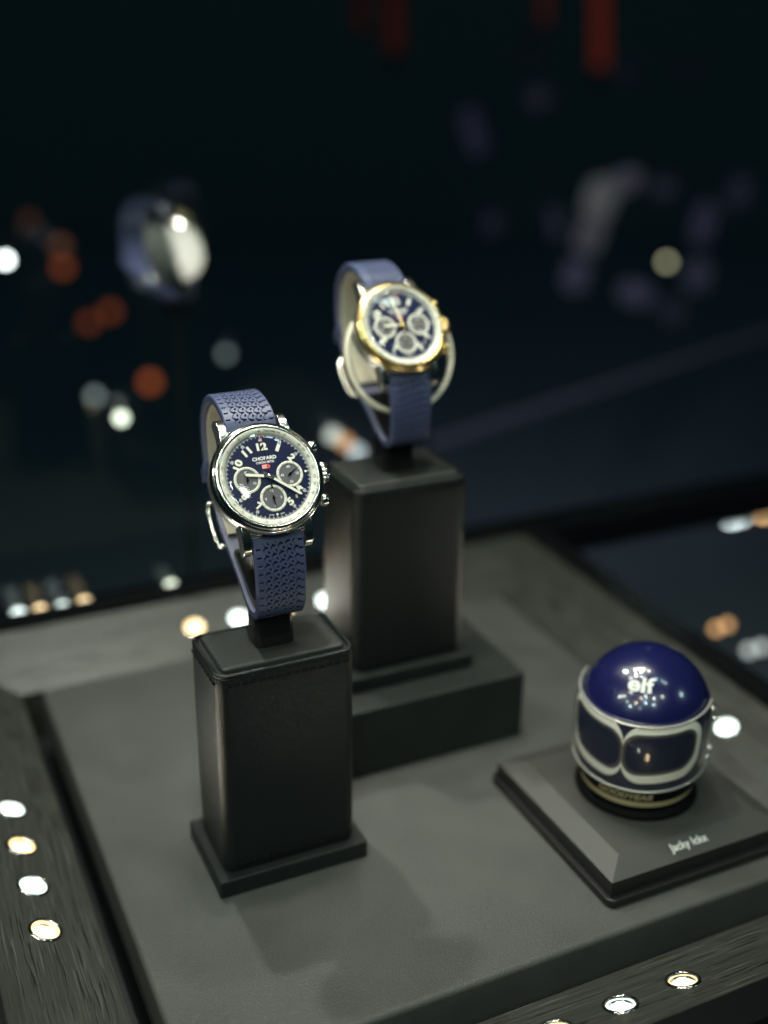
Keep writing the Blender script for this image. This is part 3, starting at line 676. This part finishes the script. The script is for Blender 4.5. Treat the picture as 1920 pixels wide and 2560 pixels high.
HC = (263.7, 314.6, -250.0)
hel = empty('racing_helmet', P(HC[0], HC[1], -286.2), 'miniature blue racing helmet with white goggles on the plaque', 'helmet')
hel.scale = (.945, .945, 1.0); hel.rotation_euler = (0, 0, math.atan2(-.60, -.80) + math.pi / 2)
ZC = 36.2
def hr(z):
    """shell radius at height z above the middle"""
    if z >= 0: return 26.8 * math.sqrt(max(0, 1 - (z / 26.4) ** 2))
    t = -z / 33.5
    return 26.8 - 4.4 * t ** 2.2
def hp(phi, z, d=0.0):
    r = hr(z) + d; return (r * math.sin(phi), -r * math.cos(phi) * 1.05, z + ZC)
def hshell(name, z0, z1, mats, d=0.0, n=96, rows=20, parent=hel, close=False):
    m = MB(); zz = [z0 + (z1 - z0) * k / rows for k in range(rows + 1)]
    if close: zz = [26.4 * math.sin(math.radians(e)) for e in [math.degrees(math.asin(z0 / 26.4)) + (90 - math.degrees(math.asin(z0 / 26.4))) * k / rows for k in range(rows + 1)]]; zz[-1] = 26.3995
    v = [hp(2 * math.pi * k / n, z, d) for z in zz for k in range(n)]
    m.add(v, [(r * n + k, r * n + (k + 1) % n, (r + 1) * n + (k + 1) % n, (r + 1) * n + k) for r in range(rows) for k in range(n)], 0, True)
    return m.build(name, mats, parent)
dome = hshell('dome', 8.5, 26.4, 'helmet', .55, close=True, rows=28)
# the dome's lower lip
m = MB(); m.tube([hp(2 * math.pi * k / 80, 8.5, .35) for k in range(80)], .45, 8, True); m.build('dome_lip', 'helmet', hel)
face = hshell('face_shell', 9.0, -22.0, 'helmet_dark')
hshell('chin_bar', -21.9, -33.0, 'neck_rubber', .35)
hshell('chin_stripe', -27.6, -30.2, 'stripe', .5, rows=4)
m = MB(); m.lathe([(25.6, 0.05), (26.0, .8), (25.2, 2.4), (23.8, 3.0), (23.2, 3.8), (22.2, 3.8)], 72, cap=False); m.build('neck_ring', 'neck_rubber', hel)
def wrap(phi0, z0, d): return lambda x, y, z: hp(phi0 + x / 26.0, z0 + y, d)
m = MB(); v, f, w_ = text_poly('GOODYEAR', .03, .25)
# finer outline so that the word bends with the shell
add_text(m, 'GOODYEAR', 0, 0, 0, 2.9, 0, .03, 24.0, fn=wrap(math.radians(5), -24.9, .62), shear=.25); tag(m.build('chin_lettering', 'stripe', hel), kind='stuff')
def domewrap(phi0, e0, d):
    def fn(x, y, z):
        e = e0 + y / 26.6; c = math.cos(e0); ph = phi0 + x / (26.8 * max(.2, math.cos(e0)))
        q = Vector((26.8 * math.cos(e) * math.sin(ph), -26.8 * 1.05 * math.cos(e) * math.cos(ph), 26.4 * math.sin(e))); nn = q.normalized()
        q = q + nn * d; return (q.x, q.y, q.z + ZC)
    return fn
m = MB(); add_text(m, 'elf', 0, 0, 0, 6.0, 0, .03, 10.2, fn=domewrap(math.radians(8), math.radians(50), .66)); tag(m.build('crown_lettering', 'white', hel), kind='stuff')
# goggles: two rounded frames, gasket, lens
def ringpatch(name, mats, po, pi_, d0, parent):
    m = MB(); n = len(po); v = [hp(a, z, d0 - .5) for a, z in po] + [hp(a, z, d0) for a, z in po] + [hp(a, z, d0) for a, z in pi_] + [hp(a, z, d0 - .5) for a, z in pi_]
    m.add(v, [(r * n + k, r * n + (k + 1) % n, (r + 1) * n + (k + 1) % n, (r + 1) * n + k) for r in range(3) for k in range(n)], 0, False)
    return m.build(name, mats, parent)
def rad(l): return [(math.radians(a), z) for a, z in l]
def gshape(sg, a0, a1, z0, z1, ra, n=10):
    """rounded frame in (angle, height); corner radius ra in mm, angles in degrees; outer edge droops towards the temple"""
    out = []; k = math.degrees(1 / 26.8); r_ = ra * k
    for cx_, cz_, st in ((a1 - r_, z1 - ra, 0), (a0 + r_, z1 - ra, 90), (a0 + r_, z0 + ra, 180), (a1 - r_, z0 + ra, 270)):
        for j in range(n + 1):
            g_ = math.radians(st + 90 * j / n); x = cx_ + r_ * math.cos(g_); z = cz_ + ra * math.sin(g_)
            t = (x - a0) / (a1 - a0); z = z - 0.0 * t + (1.6 * t if z > -5 else 2.6 * t * t)
            out.append((sg * x, z))
    # densify so that long edges follow the shell
    o2 = []
    for p, q in zip(out, out[1:] + out[:1]):
        s_ = max(1, int(abs(q[0] - p[0]) / 4 + abs(q[1] - p[1]) / 2))
        for j in range(s_): o2.append((p[0] + (q[0] - p[0]) * j / s_, p[1] + (q[1] - p[1]) * j / s_))
    return rad(o2)
for sg in (-1, 1):
    oo = gshape(sg, .05, 72.5, -17.7, 7.2, 7.8); ii = gshape(sg, .0, 67.5, -14.2, 4.3, 6.4)
    # resample both to the same count
    def rs(l, n=90):
        L = [0]; 
        for p, q in zip(l, l[1:] + l[:1]): L.append(L[-1] + math.dist((p[0] * 26.8, p[1]), (q[0] * 26.8, q[1])))
        out = []; j = 0
        for k in range(n):
            t = L[-1] * k / n
            while L[j + 1] < t: j += 1
            p, q = l[j], l[(j + 1) % len(l)]; f_ = (t - L[j]) / max(1e-9, L[j + 1] - L[j]); out.append((p[0] + (q[0] - p[0]) * f_, p[1] + (q[1] - p[1]) * f_))
        return out
    ringpatch('goggle_frame', 'goggle', rs(oo), rs(ii), .75 + .04 * sg, hel)
    i2 = gshape(sg, 2.4, 65.5, -12.8, 3.0, 6.0); ringpatch('goggle_gasket', 'gasket', rs(gshape(sg, -.2, 67.9, -14.5, 4.6, 6.8)), rs(i2), .55, hel)
    m = MB(); c_ = rs(i2); ctr = (sum(a for a, b in c_) / 90, sum(b for a, b in c_) / 90); v = []
    for s_ in (1.03, .8, .55, .3, .0001): v += [hp(ctr[0] + (a - ctr[0]) * s_, ctr[1] + (b - ctr[1]) * s_, .34) for a, b in c_]
    m.add(v, [(r * 90 + k, r * 90 + (k + 1) % 90, (r + 1) * 90 + (k + 1) % 90, (r + 1) * 90 + k) for r in range(4) for k in range(90)], 0, True); m.build('goggle_lens', 'lens', hel)
# clear visor with rim and studs
m = MB(); n = 64; A = math.radians(96); zz = [8.2 - 29.0 * k / 14 for k in range(15)]
def vz(ph, z): return z + 2.2 * (1 - math.cos(ph))
m.add([hp(-A + 2 * A * k / n, vz(-A + 2 * A * k / n, z), 2.1) for z in zz for k in range(n + 1)], [(r * (n + 1) + k, r * (n + 1) + k + 1, (r + 1) * (n + 1) + k + 1, (r + 1) * (n + 1) + k) for r in range(14) for k in range(n)], 0, True)
vis = m.build('visor', 'visor', hel)
m = MB(); pts = [hp(-A + 2 * A * k / n, vz(-A + 2 * A * k / n, 8.2), 2.1) for k in range(n + 1)] + [hp(A - 2 * A * k / n, vz(A - 2 * A * k / n, -20.8), 2.1) for k in range(n + 1)]
m.tube(pts, .5, 8, True); m.build('visor_rim', 'visor_rim', vis)
for ph, z in ((-92, 7.5), (-92, -6), (92, 7.5), (92, 3), (88, -9), (88, -13.5)):
    m = MB(); m.lathe([(1.25, -.8), (1.25, .3), (.9, .8), (.01, 1.0)], 16); q = Vector(hp(math.radians(ph), z, 2.6))
    ax = Vector((math.sin(math.radians(ph)), -math.cos(math.radians(ph)), 0)); mt = ax.to_track_quat('Z', 'Y').to_matrix().to_4x4(); mt.translation = q * S
    m.build('visor_stud', 'chrome', vis, mt)

# ------------------------------------------------------------------ the dark hall behind: out-of-focus glint stand-ins, tubes and shapes
def ray(px, py): return RT * ((px - 960) / 2914) + DN * ((py - 1280) / 2914) + FW
def far(px, py, depth): return P(0, 0, 0) + ray(px, py) * depth
def farz(px, py, z):
    r = ray(px, py); return (z / S_MM(r.z))
def S_MM(v): return v
def emis(name, c, s): return mat(name, (.02, .02, .02), .5, emit=c, estr=s)
def glint_bulb(px, py, depth, r, color, strength, label, group):  # glowing ball and socket added for a blurred glint, mostly a reflection
    p = far(px, py, depth); root = empty('far_glint', p, label, 'lamp', group)
    mm_ = emis('glint_glow', color, strength); R_ = r * 1000
    m = MB(); m.lathe([(R_ * math.cos(math.radians(e)) + .001, R_ * math.sin(math.radians(e))) for e in range(-90, 91, 15)], 24); m.build('glint_bulb', mm_, root)
    m = MB(); m.lathe([(R_ * .5, -R_ * .85), (R_ * .6, -R_ * 1.0), (R_ * .6, -R_ * 1.5), (R_ * .3, -R_ * 1.7), (.01, -R_ * 1.7)], 16); m.build('glint_socket', 'black', root)
OR = (1.0, .22, .06)
G1 = 'orange glint stand-ins in the dark behind'
for px, py, s, lb in ((375, 955, 1.0, 'brightest orange glint stand-in above left of the front watch'), (276, 779, .42, 'right one of the touching pair of orange glint stand-ins'), (222, 807, .36, 'left one of the touching pair of orange glint stand-ins'),
                      (157, 668, .55, 'orange glint stand-in lower of the stacked pair at far left'), (150, 614, .28, 'brownish glint stand-in upper of the stacked pair at far left'), (73, 552, .12, 'faint brown glint stand-in at the left above the stacked pair')):
    glint_bulb(px, py, 2.6, .014, OR if s > .3 else (1, .4, .2), s * .62, lb, G1)
G2 = 'white lamp glows and glint stand-ins in the dark behind'
for px, py, dp, s, c, lb in ((303, 1045, .66, 1.1, (.85, .95, .75), 'round cream lamp glow left of the front watch'), (14, 650, 1.0, 2.2, (.9, 1, .95), 'bright white glint stand-in at the left border'),
                          (237, 990, 1.5, .1, (.8, 1, 1), 'faint grey lamp glow above the cream one'), (565, 885, 1.6, .07, (.8, 1, 1), 'faint grey glint stand-in above the front watch strap'),
                          (1828, 1294, 1.3, .9, (.85, 1, 1), 'pale white glint stand-in at the right border'), (1852, 1288, 1.3, .7, (.85, 1, 1), 'pale white glint stand-in overlapping another at the right border'),
                          (1667, 655, 1.9, .25, (1, .95, .6), 'yellowish glint stand-in among the grey shapes at right')):
    glint_bulb(px, py, dp, .0045 if dp < 1.2 else .006, c, s * (1.8 if dp < .7 else 4 if dp < 1.2 else 7), lb, G2)
glint_bulb(1908, 1280, 1.3, .006, (1, .6, .25), 5, 'amber glint stand-in beside the pale ones at the right border', G1)
for i, (px, py) in enumerate(((1790, 1572), (1818, 1562))): glint_bulb(px, py, .95, .0035, (1, .55, .22), 1.6, ('left' if i == 0 else 'right') + ' one of two dull amber glint stand-ins right of the helmet', G1)
for i, (px, py) in enumerate(((1872, 1626), (1904, 1618))): glint_bulb(px, py, .95, .004, (.9, 1, .95), 1.0, ('left' if i == 0 else 'right') + ' one of two dull grey glint stand-ins below the amber ones', G2)
for i, (px, py) in enumerate(((48, 1540), (102, 1532), (158, 1524), (212, 1512))):  # glowing balls added on the ledge for reflections in the trim and glass
    glint_bulb(px, py, farz(px, py, -.2945), .0044, (.85, 1, .95) if i % 2 == 0 else (1, .75, .4), 2.6, ['first', 'second', 'third', 'fourth'][i] + ' from the left in the row of reflection stand-ins over the back rail', 'row of reflection stand-ins over the back rail')
glint_bulb(428, 1466, farz(428, 1466, -.2955), .0035, (.9, 1, .8), 2.5, 'pale reflection stand-in over the back rail beside the front watch', G2)
for i, (px, py, c) in enumerate(((832, 1088, (.9, 1, .9)), (862, 1106, (1, .5, .2)), (892, 1130, (.8, .95, 1)))): glint_bulb(px, py, .95, .006, c, .9, ['cream', 'orange', 'bluish'][i] + ' glint stand-in between the two watches', G2)

# made-up blobs for the blur of crowd and reflections, and a low kerb
def blob(px, py, depth, w, h, colr, label):
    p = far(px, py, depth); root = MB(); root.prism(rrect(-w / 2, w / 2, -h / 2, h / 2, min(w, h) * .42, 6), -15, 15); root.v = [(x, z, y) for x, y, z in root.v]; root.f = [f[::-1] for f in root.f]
    m_ = mat('blob_paint', colr, .7); o = root.build('blur_blob', m_, None, None, 14, 5); o.location = p; o.rotation_euler = (0, .35 * math.sin(px * .7), -_ya + .15)
    tag(o, label, 'blob', 'pale blobs standing in for the crowd blur in the dark hall')
for a_ in ((1500, 500, 2.4, 70, 90, (.75, .72, .58), 'pale warm blur blob behind at right'), (1560, 455, 2.5, 80, 50, (.5, .47, .46), 'grey slanting blur blob above the pale warm one'),
           (1475, 590, 2.4, 60, 80, (.5, .46, .44), 'dull blur blob just under the pale warm one'), (1440, 690, 2.3, 55, 70, (.26, .24, .34), 'violet blur blob lowest left among the pale blobs'),
           (1590, 735, 2.3, 75, 50, (.26, .24, .34), 'violet blur blob lowest in the middle of the pale blobs'), (1760, 560, 2.4, 50, 90, (.22, .2, .3), 'violet blur blob near the right border, upper one'),
           (1745, 690, 2.4, 60, 70, (.24, .22, .31), 'violet blur blob near the right border, lower one'), (1183, 330, 2.8, 55, 120, (.2, .18, .28), 'dim tall blur blob above the gold watch'),
           (1345, 245, 2.9, 70, 60, (.22, .2, .25), 'dim squat blur blob between the tall dim one and the red tube'), (1330, 120, 3.0, 60, 80, (.12, .11, .14), 'barely lit blur blob near the top beside the thin red tube'),
           (1660, 470, 2.7, 60, 50, (.2, .19, .26), 'dim blur blob right of the grey slanting one'), (1390, 560, 2.6, 40, 80, (.16, .15, .2), 'narrow dim blur blob left of the pale warm one'),
           (1850, 480, 2.6, 60, 80, (.18, .17, .24), 'dim blur blob at the right border, highest there'), (1560, 180, 3.0, 70, 60, (.15, .14, .19), 'faint blur blob below the brighter red tube'),
           (1720, 170, 3.0, 60, 60, (.15, .13, .19), 'faint blur blob near the top right corner'), (1230, 560, 2.7, 50, 60, (.12, .11, .16), 'faint blur blob right of the gold watch strap'),
           (1680, 780, 2.5, 60, 50, (.15, .14, .2), 'faint blur blob under the yellowish glint stand-in')): blob(*a_)
k0, k1 = far(1080, 1110, 1.5), far(2150, 755, 1.9)
m = MB(); L_ = (k1 - k0).length * 1000; m.box(0, L_, -5, 5, -5, 5); o = m.build('low_kerb', mat('kerb_paint', (.24, .20, .36), .6), None, None, 2)
o.location = k0; o.rotation_euler = (k1 - k0).to_track_quat('X', 'Z').to_euler(); tag(o, 'long thin violet rail crossing the dark behind at right', 'rail')
def tubelamp(px, py0, py1, depth, r, s, label):
    a_, b_ = far(px, py0, depth), far(px, py1, depth); root = empty('red_tube_lamp', b_, label, 'lamp', 'red tube lamps at the top')
    m = MB(); m.tube([((a_ - b_) * 1000)[:], (0, 0, 0)], r, 12); m.build('tube', emis('tube_glow', (1, .12, .05), s), root)
    m = MB(); q = (a_ - b_).normalized() * 1000 * r * .002; m.tube([(-q)[:], (q)[:]], r * .6, 12); m.build('end_cap', 'black', root)
tubelamp(1500, -200, 170, 3.2, 22, .06, 'brighter red upright tube glowing at the top right')
tubelamp(1362, -200, 60, 3.2, 10, .04, 'thin dim red upright tube beside the bright one')
tubelamp(985, -200, 130, 3.2, 22, .022, 'dim red upright tube glowing at the top middle')
tubelamp(905, -200, 80, 3.2, 14, .016, 'dimmest red upright tube left of the middle one')
